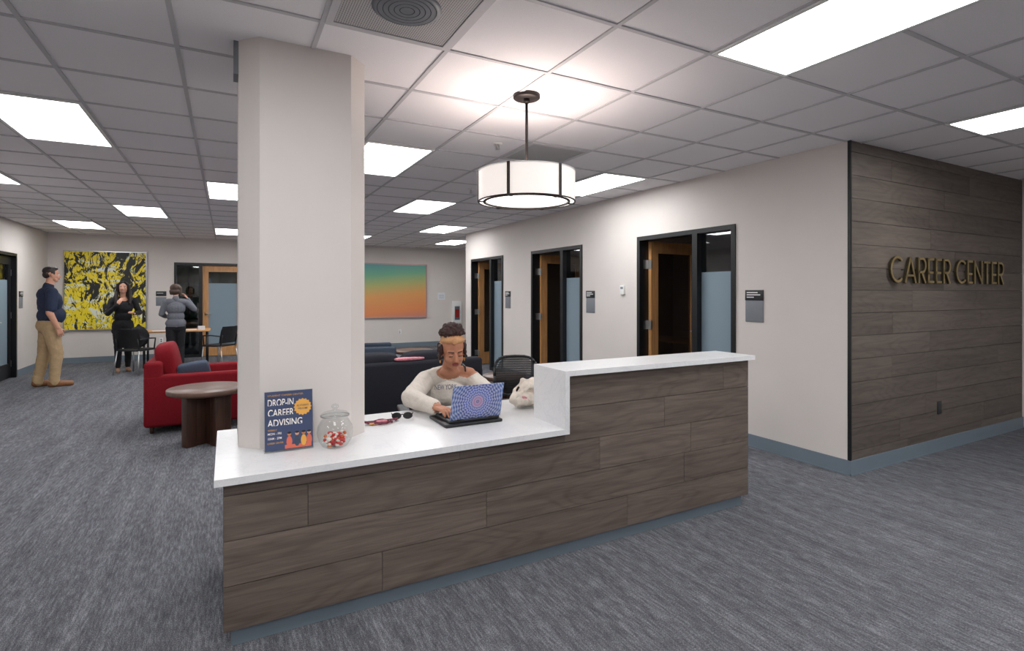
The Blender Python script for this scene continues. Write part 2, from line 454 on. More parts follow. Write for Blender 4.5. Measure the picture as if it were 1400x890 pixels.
# plank wall
m = MB()
m.box(XR+.01, XE, YD+.015, YD+.1, 0, CEIL, M_gap)
z = 0.0; row = 0
while z < CEIL-.01:
    z1 = min(z+.19, CEIL); x = XR+.012; first = random.uniform(.5, 1.9)
    while x < XE-.02:
        x1 = min(x+first, XE); first = random.uniform(1.3, 2.2)
        if XE-x1 < .25: x1 = XE
        m.box(x+.0012, x1-.0012, YD, YD+.02, z+.0018, z1-.0018, M_plankw, (random.random(), random.random(), random.random()))
        x = x1
    z = z1
m.done('wall_wood_planks', (0, 0, 0))
m = MB(); m.box(XR-.004, XR+.012, YD-.004, YD+.021, .12, CEIL, M_black); m.done('trim_1')
# baseboards
def bb(name, *b):
    m = MB(); m.box(*b, 0, .12, M_base); m.box(b[0]-.004 if b[1]-b[0] < .05 else b[0], b[1]+.004 if b[1]-b[0] < .05 else b[1], b[2]-.004 if b[3]-b[2] < .05 else b[2], b[3]+.004 if b[3]-b[2] < .05 else b[3], 0, .012, M_base); m.done(name)
bb('baseboard_planks', XR-.012, XE, YD-.012, YD)
ed = [YD]+sum([[y, y+DW] for y in D], [])+[YE]
for i in range(0, len(ed), 2): bb('baseboard_offices_%d' % (i//2+1), XR-.012, XR, ed[i], ed[i+1])
bb('baseboard_left_1', XL, XL+.012, YF, 11.04); bb('baseboard_left_2', XL, XL+.012, 12.49, YB)
bb('baseboard_back_1', XL, -1.054, YB-.012, YB); bb('baseboard_back_2', -1.054+DW, XE, YB-.012, YB)
bb('baseboard_alcove', XR, XE, YE, YE+.012)

# ---------------------------------------------------------------- doors
def officedoor(name, M, swing=0, frost=True, leaf=None, lg=None):
    """local: u=x along wall, v=y into wall, z. sidelight u 0-.52, door .52-1.45"""
    m = MB(); m.M = M; W = DW; H = DH; leaf = leaf or M_oak; lg = lg or M_frost
    v0, v1 = -.015, .13; t = .05
    m.box(0, t, v0, v1, 0, H, M_black); m.box(W-t, W, v0, v1, 0, H, M_black)
    m.box(t, W-t, v0, v1, H-t, H, M_black); m.box(.49, .56, v0, v1, 0, H-t, M_black)
    m.box(t, .49, v0, v1, 0, .06, M_black)
    if frost:
        m.box(t, .49, .055, .063, .06, 1.72, M_frost); m.box(t, .49, .055, .063, 1.72, H-t, M_glass)
    else:
        m.box(t, .49, .055, .063, .06, H-t, M_glass)
    # leaf hinge at u=W-t
    w = W-t-.56-.006; hx, hy = W-t-.003, .13 if swing else .10
    LM = T(hx, hy) @ Rz(-swing)
    h = H-t-.01
    st, top, bot = .12, .14, .26
    a = -w
    m.box(a, a+st, -.045, 0, .01, h, leaf, M=LM); m.box(-st, 0, -.045, 0, .01, h, leaf, M=LM)
    m.box(a+st, -st, -.045, 0, h-top, h, leaf, M=LM); m.box(a+st, -st, -.045, 0, .01, bot, leaf, M=LM)
    if lg is M_frost:
        m.box(a+st, -st, -.026, -.018, bot, 1.72, M_frost, M=LM); m.box(a+st, -st, -.026, -.018, 1.72, h-top, M_glass, M=LM)
    else:
        m.box(a+st, -st, -.026, -.018, bot, h-top, lg, M=LM)
    for zz in (.25, 1.1, 1.85):
        m.box(-.012, .004, -.05, .004, zz-.055, zz+.055, M_silver, M=LM)
        m.box(W-t-.004, W-t, .05, .125, zz-.055, zz+.055, M_silver)
    for sy in (-.045, 0):
        d = -1 if sy < 0 else 1
        m.M = M @ LM
        m.cyl((a+.065, sy, 1.0), (a+.065, sy+d*.05, 1.0), .011, M_silver)
        m.cyl((a+.065, sy+d*.05, 1.0), (a+.19, sy+d*.05, 1.0), .009, M_silver)
        m.cyl((a+.065, sy, 1.0), (a+.065, sy+d*.01, 1.0), .026, M_silver)
        m.M = M
    return m.done(name, M @ Vector((W/2, 0, 0)))
def basis(o, u, v):
    return Matrix(((u[0], v[0], 0, o[0]), (u[1], v[1], 0, o[1]), (0, 0, 1, 0), (0, 0, 0, 1)))
for i, y in enumerate(D):
    officedoor('door_%d' % (i+1), basis((XR, y), (0, 1), (1, 0)), math.radians(92), lg=M_dglass)
officedoor('door_4', basis((-1.054, YB), (1, 0), (0, 1)), 0, frost=False)
officedoor('door_5', basis((XL, 11.04), (0, 1), (-1, 0)), 0, leaf=M_black)
# office furniture hint: work table in each office, seen through the doorways
for y in (3.1, 6.3, 8.6):
    m = MB(); m.rbox(6.2, 6.95, y, y+1.5, .71, .74, M_oak, .008)
    for a in (6.25, 6.88):
        for b in (y+.05, y+1.42): m.box(a, a+.04, b, b+.04, 0, .712, M_black)
    m.done('office_desk')

# ---------------------------------------------------------------- ceiling fixtures
def troffer(x, y):
    m = MB(); x1 = x+.61; y1 = y+1.22; z = CEIL
    m.box(x+.03, x1-.03, y+.03, y1-.03, z-.010, z-.004, M_lens)
    for a in ((x+.008, x+.03, y+.008, y1-.008), (x1-.03, x1-.008, y+.008, y1-.008), (x+.03, x1-.03, y+.008, y+.03), (x+.03, x1-.03, y1-.03, y1-.008)):
        m.box(*a, z-.014, z, M_white)
    m.done('ceiling_light_panel')
for x, y in [(2.22, .74), (4.66, .74), (-.22, .74), (-2.66, .74), (-1.44, -1.7), (1.0, -1.7), (3.44, -1.7), (5.88, -1.7),
             (-1.44, 4.40), (1.0, 4.40), (3.44, 4.40), (-2.66, 6.84), (-.22, 6.84), (2.22, 6.84),
             (-1.44, 9.28), (1.0, 9.28), (3.44, 9.28), (-2.66, 11.72), (-.22, 11.72), (2.22, 11.72), (4.66, 11.72)]:
    troffer(x, y)
def diffuser(x, y, rnd):
    m = MB(); x1 = x+.61; y1 = y+.61; z = CEIL
    for a in ((x+.008, x+.04, y+.008, y1-.008), (x1-.04, x1-.008, y+.008, y1-.008), (x+.04, x1-.04, y+.008, y+.04), (x+.04, x1-.04, y1-.04, y1-.008)):
        m.box(*a, z-.014, z, M_tbar)
    m.box(x+.04, x1-.04, y+.04, y1-.04, z-.009, z-.003, M_grille)
    if rnd:
        cx = x+.305; cy = y+.305
        m.lathe([(.02, -.020), (.13, -.018), (.15, -.012), (.15, -.006)], M_greypl, (cx, cy, z))
        for q in range(5): m.lathe([(.03+.024*q, -.0215), (.033+.024*q, -.0215)], M_signblk, (cx, cy, z), closed=False)
    m.done('ceiling_air_diffuser')
diffuser(.39, 1.96, True); diffuser(2.22, 3.79, False)
def sprinkler(x, y):
    m = MB()
    m.lathe([(.0, 0), (.038, 0), (.036, -.008), (.012, -.012)], M_white, (x, y, CEIL))
    m.cyl((x, y, CEIL-.05), (x, y, CEIL-.008), .008, M_silver, seg=10)
    m.lathe([(0, -.052), (.02, -.052), (.02, -.05), (0, -.05)], M_silver, (x, y, CEIL), seg=12)
    for s in (-1, 1): m.cyl((x+s*.014, y, CEIL-.045), (x+s*.01, y, CEIL-.015), .003, M_silver, seg=6)
    m.done('fire_sprinkler')
for p in ((2.0, 3.98), (2.6, 5.9), (-2.2, 7.6), (-2.0, 11.2)): sprinkler(*p)

# pendant lamp
PX, PY = 1.674, 2.926
m = MB(); c = (PX, PY, 0)
m.lathe([(0, CEIL), (.085, CEIL), (.085, CEIL-.02), (.078, CEIL-.026), (0, CEIL-.026)], M_bronze, c)
m.cyl((PX, PY, CEIL-.03), (PX, PY, 2.13), .009, M_bronze)
m.lathe([(.02, CEIL-.05), (.02, CEIL-.026)], M_bronze, c, seg=16)
R0 = .305; zt, zb = 2.258, 2.072
m.lathe([(R0, zb), (R0, zt)], M_shade, c, 64, closed=False)
m.lathe([(R0-.004, zb), (R0-.004, zt)], M_shade, c, 64, closed=False)
for z in (zb, zt): m.lathe([(R0-.006, z-.003), (R0+.003, z-.003), (R0+.003, z+.003), (R0-.006, z+.003), (R0-.006, z-.003)], M_bronze if z == zb else M_white, c, 64, closed=False)
m.lathe([(0, zb+.012), (R0-.045, zb+.012), (R0-.045, zb+.006), (0, zb+.006)], M_lampdiff, c, 64)
m.lathe([(R0-.045, zb-.003), (R0-.03, zb-.003), (R0-.03, zb+.012), (R0-.045, zb+.012), (R0-.045, zb-.003)], M_bronze, c, 64, closed=False)
m.lathe([(R0-.03, zb+.004), (R0-.005, zb+.002)], M_lampdiff, c, 64, closed=False)
for k in range(6):
    a = math.radians(-139.8+60*k)
    MM = T(PX, PY) @ Rz(a)
    m.box(R0+.001, R0+.006, -.009, .009, zb-.004, zt+.004, M_bronze, M=MM)
    if k % 2 == 0: m.box(.0, R0+.004, -.004, .004, zt-.004, zt+.002, M_bronze, M=MM)
    m.box(R0-.045, R0+.004, -.009, .009, zb-.006, zb-.001, M_bronze, M=MM)
m.done('pendant_lamp', (PX, PY, zb))
ld = bpy.data.lights.new('pendant_bulb', 'POINT'); ld.energy = 20; ld.color = (1, .89, .85); ld.shadow_soft_size = .16
lo = bpy.data.objects.new('pendant_bulb', ld); col.objects.link(lo)
lo.parent = bpy.data.objects['pendant_lamp']; lo.location = (0, 0, .09)

# ---------------------------------------------------------------- column
m = MB(); cx0, cx1, cy0, cy1, ch = .053, .669, 2.874, 3.36, .09
poly = [(cx0+ch, cy0), (cx1-ch, cy0), (cx1, cy0+ch), (cx1, cy1-ch), (cx1-ch, cy1), (cx0+ch, cy1), (cx0, cy1-ch), (cx0, cy0+ch)]
m.prism(poly, 0, CEIL, M_wall)
m.box(cx0-.022, cx0, cy0+.1, cy0+.22, CEIL-.165, CEIL, M_greypl)
m.done('wall_column')

# ---------------------------------------------------------------- reception desk
m = MB()
dx0, dx1, dy = -.012, 3.24, 2.52
rows = [(.08, .27, [.653, 2.148]), (.27, .46, [1.2, 2.62]), (.46, .65, [.32, 1.938, 2.68]), (.65, .84, [1.05, 2.45]), (.84, 1.03, [2.988])]
SX = 1.668
for z0, z1, js in rows:
    segs = [dx0]+js+[dx1]
    for a, b_ in zip(segs[:-1], segs[1:]):
        tn = (random.random(), random.random(), random.random())
        def pl(a, b_, z0, z1):
            if b_-a > .01 and z1-z0 > .005: m.box(a+.0012, b_-.0012, dy, dy+.018, z0+.0016, z1-.0016, M_plank, tn)
        if z1 <= .704: pl(a, b_, z0, z1)
        else:
            if b_ <= SX+.02:
                if z0 < .704: pl(a, b_, z0, .704)
            elif a >= SX+.02: pl(a, b_, z0, z1)
            else:
                if z0 < .704: pl(a, SX+.02, z0, .704)
                pl(SX+.02, b_, z0, z1)
m.box(dx0+.01, dx1-.01, dy+.017, dy+.06, .08, .70, M_gap)
m.box(SX+.03, dx1-.01, dy+.017, dy+.06, .70, 1.03, M_gap)
m.box(dx0+.03, dx1-.03, dy+.035, dy+.06, 0, .085, M_base)
m.box(dx0+.03, dx0+.05, dy+.05, 3.33, 0, .70, M_base)
for xa in (dx0, dx1-.02):
    m.box(xa, xa+.02, dy+.02, 3.33, .08, .704, M_plank, (.4, .2, .6))
m.box(dx1-.02, dx1, dy+.02, 2.80, .704, 1.03, M_plank, (.4, .6, .1))
m.box(dx1-.05, dx1-.03, dy+.05, 3.33, 0, .085, M_base)
m.box(SX+.03, dx1-.02, 2.79, 2.805, .735, 1.03, M_white)
m.box(2.6, 3.1, 2.75, 3.28, .02, .70, M_white)
y0c, y1c = 2.48, 3.37
m.box(-.045, cx0-.001, y0c, y1c, .705, .735, M_quartz)
m.box(cx0-.001, cx1+.001, y0c, cy0-.001, .705, .735, M_quartz)
m.prism([(cx0-.001, cy0-.001), (cx0+ch, cy0-.001), (cx0-.001, cy0+ch)], .705, .735, M_quartz)
m.prism([(cx1+.001, cy0-.001), (cx1+.001, cy0+ch), (cx1-ch, cy0-.001)], .705, .735, M_quartz)
m.box(cx1+.001, SX, y0c, y1c, .705, .735, M_quartz)
m.box(SX, dx1+.01, 2.805, y1c, .705, .735, M_quartz)
m.box(SX, SX+.03, y0c, 2.825, .7051, 1.06, M_quartz)
m.box(SX+.03, 3.262, y0c, 2.825, 1.03, 1.06, M_quartz)
m.done('reception_desk', (0, 0, 0), bevel=0)

# ---------------------------------------------------------------- wall lettering
def letters():
    m = MB(); w = .085
    def st(p, q, ww=w):
        p = Vector((p[0], p[1])); q = Vector((q[0], q[1])); d = (q-p).normalized(); n = Vector((-d.y, d.x))*ww/2
        return [p+n, p-n, q-n, q+n]
    def arc(cx, cy, rx, ry, a0, a1, n=14):
        out = []
        for i in range(n):
            t0 = math.radians(a0+(a1-a0)*i/n); t1 = math.radians(a0+(a1-a0)*(i+1)/n)
            P = lambda t, k: (cx+(rx-k)*math.cos(t), cy+(ry-k)*math.sin(t))
            out.append([P(t0, 0), P(t1, 0), P(t1, w), P(t0, w)])
        return out
    G = {
     'C': (.86, arc(.5, .5, .5, .5, 48, 312)),
     'A': (.88, [st((.05, 0), (.44, .97)), st((.83, 0), (.44, .97)), st((.14, .28), (.74, .28), .08)]),
     'R': (.60, [st((.05, 0), (.05, 1)), st((.0, .95), (.3, .95)), st((.0, .43), (.3, .43))]+arc(.3, .69, .31, .31, -90, 90)+[st((.28, .4), (.56, 0))]),
     'E': (.48, [st((.05, 0), (.05, 1)), st((.0, .05), (.48, .05)), st((.0, .95), (.48, .95)), st((.0, .42), (.42, .42))]),
     'N': (.78, [st((.05, 0), (.05, 1)), st((.73, 0), (.73, 1)), st((.05, .95), (.73, .05))]),
     'T': (.62, [st((.31, 0), (.31, 1)), st((.0, .95), (.62, .95))]),
    }
    s = 'CAREER CENTER'; gap = .15
    tot = sum((.36 if c == ' ' else G[c][0]+gap) for c in s)-gap
    X0, X1 = 5.05, 7.24; sx = (X1-X0)/tot; hz = .232; z0 = 1.587; x = 0
    for c_ in s:
        if c_ == ' ': x += .36; continue
        wd, polys = G[c_]
        for p in polys:
            P = [(X0+(x+a[0])*sx, z0+a[1]*hz) for a in p]
            n = len(P)
            for ya, yb, mt in ((YD-.036, YD-.032, M_brass), (YD-.032, YD-.012, M_brassd)):
                vs = [(q[0], ya, q[1]) for q in P]+[(q[0], yb, q[1]) for q in P]
                fs = [list(range(n)), list(range(n, 2*n))]+[(i, (i+1) % n, n+(i+1) % n, n+i) for i in range(n)]
                m.add(vs, fs, mt)
        xx = X0+(x+.05 if c_ not in 'T' else x+.31)*sx
        m.cyl((xx, YD-.02, z0+.5*hz), (xx, YD+.001, z0+.5*hz), .004, M_brassd, seg=8)
        x += wd+gap
    m.done('career_center_wall_lettering')
letters()
# outlets, thermostat, signs
def plateY(name, x, z, w, h, Y, mt, d=.008, holes=True, side=-1):
    m = MB(); m.rbox(x-w/2, x+w/2, min(Y, Y+side*d), max(Y, Y+side*d), z-h/2, z+h/2, mt, .003, 2)
    if holes:
        for dz in (-.02, .02): m.box(x-.012, x+.012, Y+side*(d+.001), Y+side*d*.5, z+dz-.012, z+dz+.012, M_signblk)
    m.done(name)
plateY('wall_outlet', 5.957, .41, .075, .12, YD, M_signblk)
plateY('wall_outlet', 4.2, .42, .075, .12, YB, M_white); plateY('wall_outlet', -1.3, .42, .075, .12, YB, M_white)
def plateX(name, y, z, w, h, X, mt, side=-1, d=.008):
    m = MB(); m.rbox(min(X, X+side*d), max(X, X+side*d), y-w/2, y+w/2, z-h/2, z+h/2, mt, .003, 2)
    return m
m = plateX('', 5.375, 1.535, .075, .12, XR, M_white, d=.025); m.box(XR-.027, XR-.02, 5.35, 5.40, 1.545, 1.575, M_greypl); m.done('thermostat')
def roomsign(y, X=XR, side=-1):
    m = plateX('', y, 1.475, .2, .10, X, M_signblk, side, .012)
    m.rbox(min(X, X+side*.007), max(X, X+side*.007), y-.1, y+.1, 1.215, 1.425, M_greypl, .003, 2)
    xx = X+side*.0125
    for k, (zz, ww) in enumerate(((1.50, .12), (1.478, .15), (1.455, .08))):
        m.box(min(xx, xx+.0008), max(xx, xx+.0008), y+.08-ww, y+.08, zz-.005, zz+.005, M_txt)
    m.done('room_sign')
roomsign(3.435); roomsign(6.07); roomsign(8.56); roomsign(12.72, XL, 1)
m = MB(); m.rbox(-1.40, -1.2, YB-.012, YB, 1.42, 1.53, M_signblk, .003, 2); m.rbox(-1.40, -1.2, YB-.008, YB, 1.2, 1.40, M_greypl, .003, 2)
m.box(-1.38, -1.26, YB-.014, YB-.01, 1.48, 1.49, M_txt); m.done('room_sign')
m = MB(); m.box(5.3, 5.52, YB-.003, YB, 1.3, 1.5, M_paper)
for zz in (1.34, 1.37, 1.40, 1.43): m.box(5.33, 5.49, YB-.004, YB-.001, zz, zz+.006, M_greypl)
m.done('posted_notice')
m = MB(); m.rbox(5.72, 6.0, YB-.09, YB-.001, .62, 1.26, M_white, .01); m.box(5.78, 5.94, YB-.094, YB-.088, .70, 1.12, M_glass)
m.box(5.785, 5.935, YB-.0925, YB-.0895, .72, 1.10, M_greypl); m.box(5.80, 5.92, YB-.0935, YB-.09, .78, 1.02, M_candyR); m.box(5.93, 5.95, YB-.10, YB-.09, .9, .98, M_silver)
m.done('fire_extinguisher_cabinet')

# paintings
m = MB(); w, h = 1.46, 1.70; m.M = T(-2.295, YB-.05, 1.545)
m.box(-w/2+.02, w/2-.02, -.0, .04, -h/2+.02, h/2-.02, M_paintY)
for a in ((-w/2, -w/2+.018), (w/2-.018, w/2)): m.box(*a, -.012, .048, -h/2, h/2, M_silver)
for a in ((-h/2, -h/2+.018), (h/2-.018, h/2)): m.box(-w/2+.018, w/2-.018, -.012, .048, *a, M_silver)
m.done('abstract_yellow_painting', (-2.295, YB-.05, 1.545))
m = MB(); w, h = 2.05, 1.48; m.M = T(3.94, YB-.05, 1.55)
m.box(-w/2+.02, w/2-.02, 0, .04, -h/2+.02, h/2-.02, M_paintS)
M_pf = mat('painting_frame_pinkgrey', L(190, 160, 158), .4, .3, var=.04)
for a in ((-w/2, -w/2+.03), (w/2-.03, w/2)): m.box(*a, -.012, .048, -h/2, h/2, M_pf)
for a in ((-h/2, -h/2+.03), (h/2-.03, h/2)): m.box(-w/2+.03, w/2-.03, -.012, .048, *a, M_pf)
m.done('gradient_sunset_painting', (3.94, YB-.05, 1.55))

# ---------------------------------------------------------------- seating
def sofa(name, x, y, yaw, W, D_, mt, cush=1, legs=M_walnut, hb=.76, pillow=None, hc=.90):
    """faces +x local. W along y"""
    m = MB(); m.M = T(x, y) @ Rz(yaw)
    d = D_/2; w = W/2; ar = .13
    m.rbox(-d+.02, d-.02, -w+ar-.01, w-ar+.01, .09, .30, mt, .02)
    for s in (-1, 1):
        a, b_ = (w-ar, w) if s > 0 else (-w, -w+ar)
        m.rbox(-d, d, a, b_, .07, .62, mt, .035, 4)
    m.rbox(-d, -d+.17, -w+.004, w-.004, .07, hb, mt, .04, 4)
    iw = (W-2*ar)/cush
    for i in range(cush):
        a = -w+ar+i*iw
        m.rbox(-d+.14, d+.005, a+.004, a+iw-.004, .29, .46, mt, .04, 4, puff=.12)
        MM = T(-d+.17, 0, .44) @ Ry(math.radians(-11))
        m.rbox(-.02, .17, a+.01, a+iw-.01, 0, hc-.42, mt, .05, 4, M=MM, puff=.15)
    for sx in (-d+.07, d-.07):
        for sy in (-w+.07, w-.07):
            m.lathe([(.018, 0), (.025, .08)], legs, (sx, sy, 0), 12)
    if pillow:
        MM = T(.0, -w+ar+.14, .45) @ Rx(math.radians(20)) @ Ry(math.radians(-10))
        m.rbox(-.16, .16, -.05, .05, 0, .29, pillow, M=MM, puff=.4)
    return m.done(name)
sofa('red_armchair', -.29, 7.22, 0, .96, .96, M_red, 1, pillow=M_pillow)
sofa('black_sofa', 1.72, 6.13, math.radians(90), 1.9, .88, M_navyblk, 2, hb=.74, hc=.80)
sofa('slate_armchair', 2.08, 9.0, math.radians(-10), .9, .86, M_slate, 1, hb=.84, hc=.95)
m = MB(); m.M = T(1.80, 5.79, .746) @ Rz(.1)
m.rbox(-.17, .17, -.06, .06, 0, .03, M_pink, puff=.3); m.done('folded_blanket')

def roundtable(x, y, R, h, yaw=.4, name='round_side_table'):
    m = MB(); m.M = T(x, y) @ Rz(yaw)
    m.lathe([(0, h-.055), (R-.03, h-.055), (R-.004, h-.045), (R, h-.035), (R, h-.006), (R-.006, h), (0, h)], M_tabletop, seg=48)
    t = .028; q = R*.5
    m.rbox(-q, q, -t, t, 0, h-.054, M_walnut, .006, 2); m.rbox(-t, t, -q, q, 0, h-.0541, M_walnut, .006, 2)
    for s in (-1, 1):
        m.rbox(s*q-.05, s*q+.05, -.045, .045, 0, h-.0545, M_walnut, .006, 2)
        m.rbox(-.045, .045, s*q-.05, s*q+.05, 0, h-.0545, M_walnut, .006, 2)
    m.done(name)
roundtable(-.17, 6.14, .35, .555, .55)
roundtable(3.0, 9.35, .36, .46, .2)
roundtable(2.98, 5.75, .27, .50, .3)

def taskchair(x, y, yaw, bz=.72, bh=.23):
    """faces +y local"""
    m = MB(); m.M = T(x, y) @ Rz(yaw)
    m.rbox(-.24, .24, -.23, .25, .38, .44, M_blackpl, puff=.15)
    m.cyl((0, 0, .09), (0, 0, .39), .028, M_silver); m.cyl((0, 0, .07), (0, 0, .25), .04, M_blackpl)
    for k in range(5):
        a = 2*math.pi*k/5+.3; e = (.29*math.cos(a), .29*math.sin(a), .075)
        m.cyl((0, 0, .1), e, .026, M_blackpl, .018)
        for s in (-1, 1):
            mm = T(e[0], e[1], .028) @ Rz(a+.5)
            m.M = T(x, y) @ Rz(yaw) @ mm
            m.cyl((0, s*.008, 0), (0, s*.026, 0), .028, M_blackpl, seg=14)
            m.M = T(x, y) @ Rz(yaw)
        m.cyl((e[0], e[1], .05), (e[0], e[1], .08), .01, M_silver, seg=8)
    pts = []
    for i in range(25):
        a = 2*math.pi*i/24; sx = abs(math.cos(a))**.6*math.copysign(1, math.cos(a)); sz = abs(math.sin(a))**.6*math.copysign(1, math.sin(a))
        pts.append((sx*.22, -.24-.05*sz-.03*(1-sx*sx), bz+sz*bh))
    m.tube(pts, .014, M_blackpl, 8)
    # woven back: fine slats
    for i in range(53):
        u = -.205+.41*i/52; e_ = (1-abs(u/.215)**5)*.93
        m.cyl((u, -.24+.045*e_-.03*(1-(u/.22)**2), bz-bh*e_), (u, -.24-.045*e_-.03*(1-(u/.22)**2), bz+bh*e_), .0033, M_signblk, seg=4)
    for i in range(17):
        q = -1+2*(i+.5)/17; zz = bz+bh*q; yy = -.24-.05*q; e_ = .215*(1-abs(q)**6*.25)
        m.tube([(-e_, yy, zz), (-.1, yy-.024, zz), (.1, yy-.024, zz), (e_, yy, zz)], .0035, M_signblk, 5)
    m.tube([(0, -.1, .39), (0, -.28, .42), (0, -.28, bz-bh)], .022, M_blackpl)
    for s in (-1, 1):
        m.tube([(s*.2, 0, .42), (s*.29, 0, .45), (s*.29, 0, .60)], .015, M_blackpl)
        m.rbox(s*.29-.04, s*.29+.04, -.12, .14, .60, .63, M_blackpl, .012)
    m.done('task_chair')
taskchair(1.47, 3.90, math.radians(170), .60, .15)
taskchair(2.5, 4.5, math.radians(160), .66, .19)

def sidechair(x, y, yaw):
    m = MB(); m.M = T(x, y) @ Rz(yaw)
    m.rbox(-.22, .22, -.2, .22, .43, .465, M_blackpl, .015, 3)
    n = 10
    vs = []; fs = []
    for j, (z, off) in enumerate(((.5, 0), (.62, -.02), (.74, -.045), (.83, -.07))):
        for i in range(n+1):
            u = -1+2*i/n; w = .22 if j < 3 else .2
            vs.append((u*w, -.22+off+.05*u*u, z)); 
    for j in range(3):
        for i in range(n): fs.append((j*(n+1)+i, j*(n+1)+i+1, (j+1)*(n+1)+i+1, (j+1)*(n+1)+i))
    o = len(vs); vs2 = vs+[(a, b_-.014, c_) for a, b_, c_ in vs]
    fs2 = fs+[tuple(k+o for k in f) for f in fs]
    m.add(vs2, fs2, M_blackpl, True)
    for s in (-1, 1):
        m.tube([(s*.2, .2, .44), (s*.23, .23, .012)], .012, M_silver); m.tube([(s*.2, -.2, .44), (s*.23, -.26, .012)], .012, M_silver)
        m.tube([(s*.2, -.19, .44), (s*.2, -.235, .66)], .011, M_blackpl)
        m.tube([(s*.22, -.2, .64), (s*.25, .0, .66), (s*.25, .16, .65), (s*.21, .18, .45)], .012, M_blackpl)
    m.done('side_chair')
sidechair(-.12, 12.2, math.radians(50)); sidechair(-1.47, 11.95, math.radians(-30))
m = MB(); m.M = T(-.9, 13.05)
m.rbox(-.6, .6, -.38, .38, .695, .725, M_oak, .008, 2)
for a in (-.54, .54):
    m.tube([(a, -.3, .0), (a, -.3, .695)], .02, M_black); m.tube([(a, .3, .0), (a, .3, .695)], .02, M_black); m.box(a-.02, a+.02, -.3, .3, .66, .696, M_black)
m.box(-.45, -.2, -.3, -.05, .726, .732, M_paper, M=Rz(.2)); m.box(.1, .35, -.25, -.02, .726, .73, M_paper); m.box(.38, .5, -.3, -.1, .726, .8, M_paper)
m.done('meeting_table')

# ---------------------------------------------------------------- counter items
m = MB(); pcx, pY, z0 = .268, 2.775, .736
tilt = math.radians(6)
PM = T(pcx, pY, z0) @ Rx(-tilt)
m.box(-.108, .108, -.0025, .0, .008, .287, M_navy, M=PM)
m.box(-.111, .111, .001, .003, .0, .290, M_acryl, M=PM)
m.M = T(pcx, pY, z0)
m.box(-.111, .111, -.005, .065, .0, .003, M_acryl)
m.M = PM
pts = []
for i in range(32):
    a = 2*math.pi*i/32; r = .036 if i % 2 else .042; pts.append((r*math.cos(a)+.062, r*math.sin(a)+.205))
m.add([(p[0], -.0034, p[1]) for p in pts], [list(range(32))], M_gold)
def disc(cx, cz, r, mt, rz=None, yy=-.0036):
    rz = rz or r
    m.add([(cx+r*math.cos(2*math.pi*i/16), yy, cz+rz*math.sin(2*math.pi*i/16)) for i in range(16)], [list(range(16))], mt)
m.add([(-.02, -.0033, .012), (.1, -.0033, .012), (.1, -.0033, .03), (-.02, -.0033, .03)], [(0, 1, 2, 3)], M_coral)
for cx, cm, hm in ((.0, M_coral, M_skinB), (.035, M_pillow, M_skinA), (.065, M_gold, M_skinB), (.09, M_coral, M_skinA)):
    disc(cx, .045, .013, cm, .026); disc(cx, .080, .009, hm, yy=-.0038); disc(cx, .086, .009, M_hairD, .005, yy=-.0040)
po = m.done('drop_in_advising_sign', (pcx, pY, z0))
def ptxt(body, w, h, u, z, mt, off=0, tilt_=0):
    p = PM @ Vector((u, -.0046, z)); t = text(body, w, h, p, mt, None, ext=.0002, off=off)
    t.rotation_euler = (math.pi/2+tilt, 0, 0)
    t.parent = po; t.matrix_parent_inverse = Matrix.Translation(Vector((pcx, pY, z0))).inverted()
ptxt('STUDENT CAREER CENTER', .16, .008, -.015, .268, M_gold)
ptxt('DROP-IN', .115, .036, -.037, .232, M_cream, .012)
ptxt('CAREER', .115, .036, -.037, .184, M_cream, .012)
ptxt('ADVISING', .155, .036, -.017, .136, M_cream, .012)
ptxt('WEEKLY', .04, .008, -.075, .105, M_gold)
ptxt('MON - FRI', .06, .011, -.065, .088, M_cream, .01)
ptxt('10AM - 2PM', .06, .011, -.065, .066, M_cream, .01)
ptxt('CAREER CENTER', .07, .008, -.062, .044, M_gold)
ptxt('ALL STUDENTS', .055, .009, .062, .212, M_navy, .01)
ptxt('WELCOME', .045, .009, .062, .197, M_navy, .01)

# candy jar
jx, jy, jz = .475, 2.745, .7355
m = MB(); c = (jx, jy, jz)
prof = [(0, 0), (.045, 0), (.06, .008), (.078, .035), (.086, .07), (.082, .105), (.066, .132), (.058, .142), (.06, .150), (.066, .154)]
m.lathe(prof, M_jar, c, 40, closed=False)
m.lathe([(0, .156), (.068, .156), (.070, .160), (.058, .170), (.03, .178), (.012, .182), (.010, .188), (.018, .196), (.017, .206), (.008, .212), (0, .213)], M_jar, c, 40, closed=False)
m.lathe([(.064, .153), (.069, .153), (.069, .157), (.064, .157), (.064, .153)], M_silver, c, 40, closed=False)
for i in range(110):
    for _ in range(60):
        a = random.uniform(0, 6.28); r = random.uniform(0, .062); z = random.uniform(.013, .062)
        if r < .034+.55*z and r < .062: break
    cm = random.choice([M_candyR, M_candyR, M_candyR, M_candyW, M_candyO])
    s_ = random.uniform(.007, .010)
    m.sph((0, 0, 0), (s_*1.4, s_, s_*.8), cm, 8, 6, M=T(jx+r*math.cos(a), jy+r*math.sin(a), jz+z) @ Rz(a*3) @ Rx(a*2))
m.done('candy_jar')

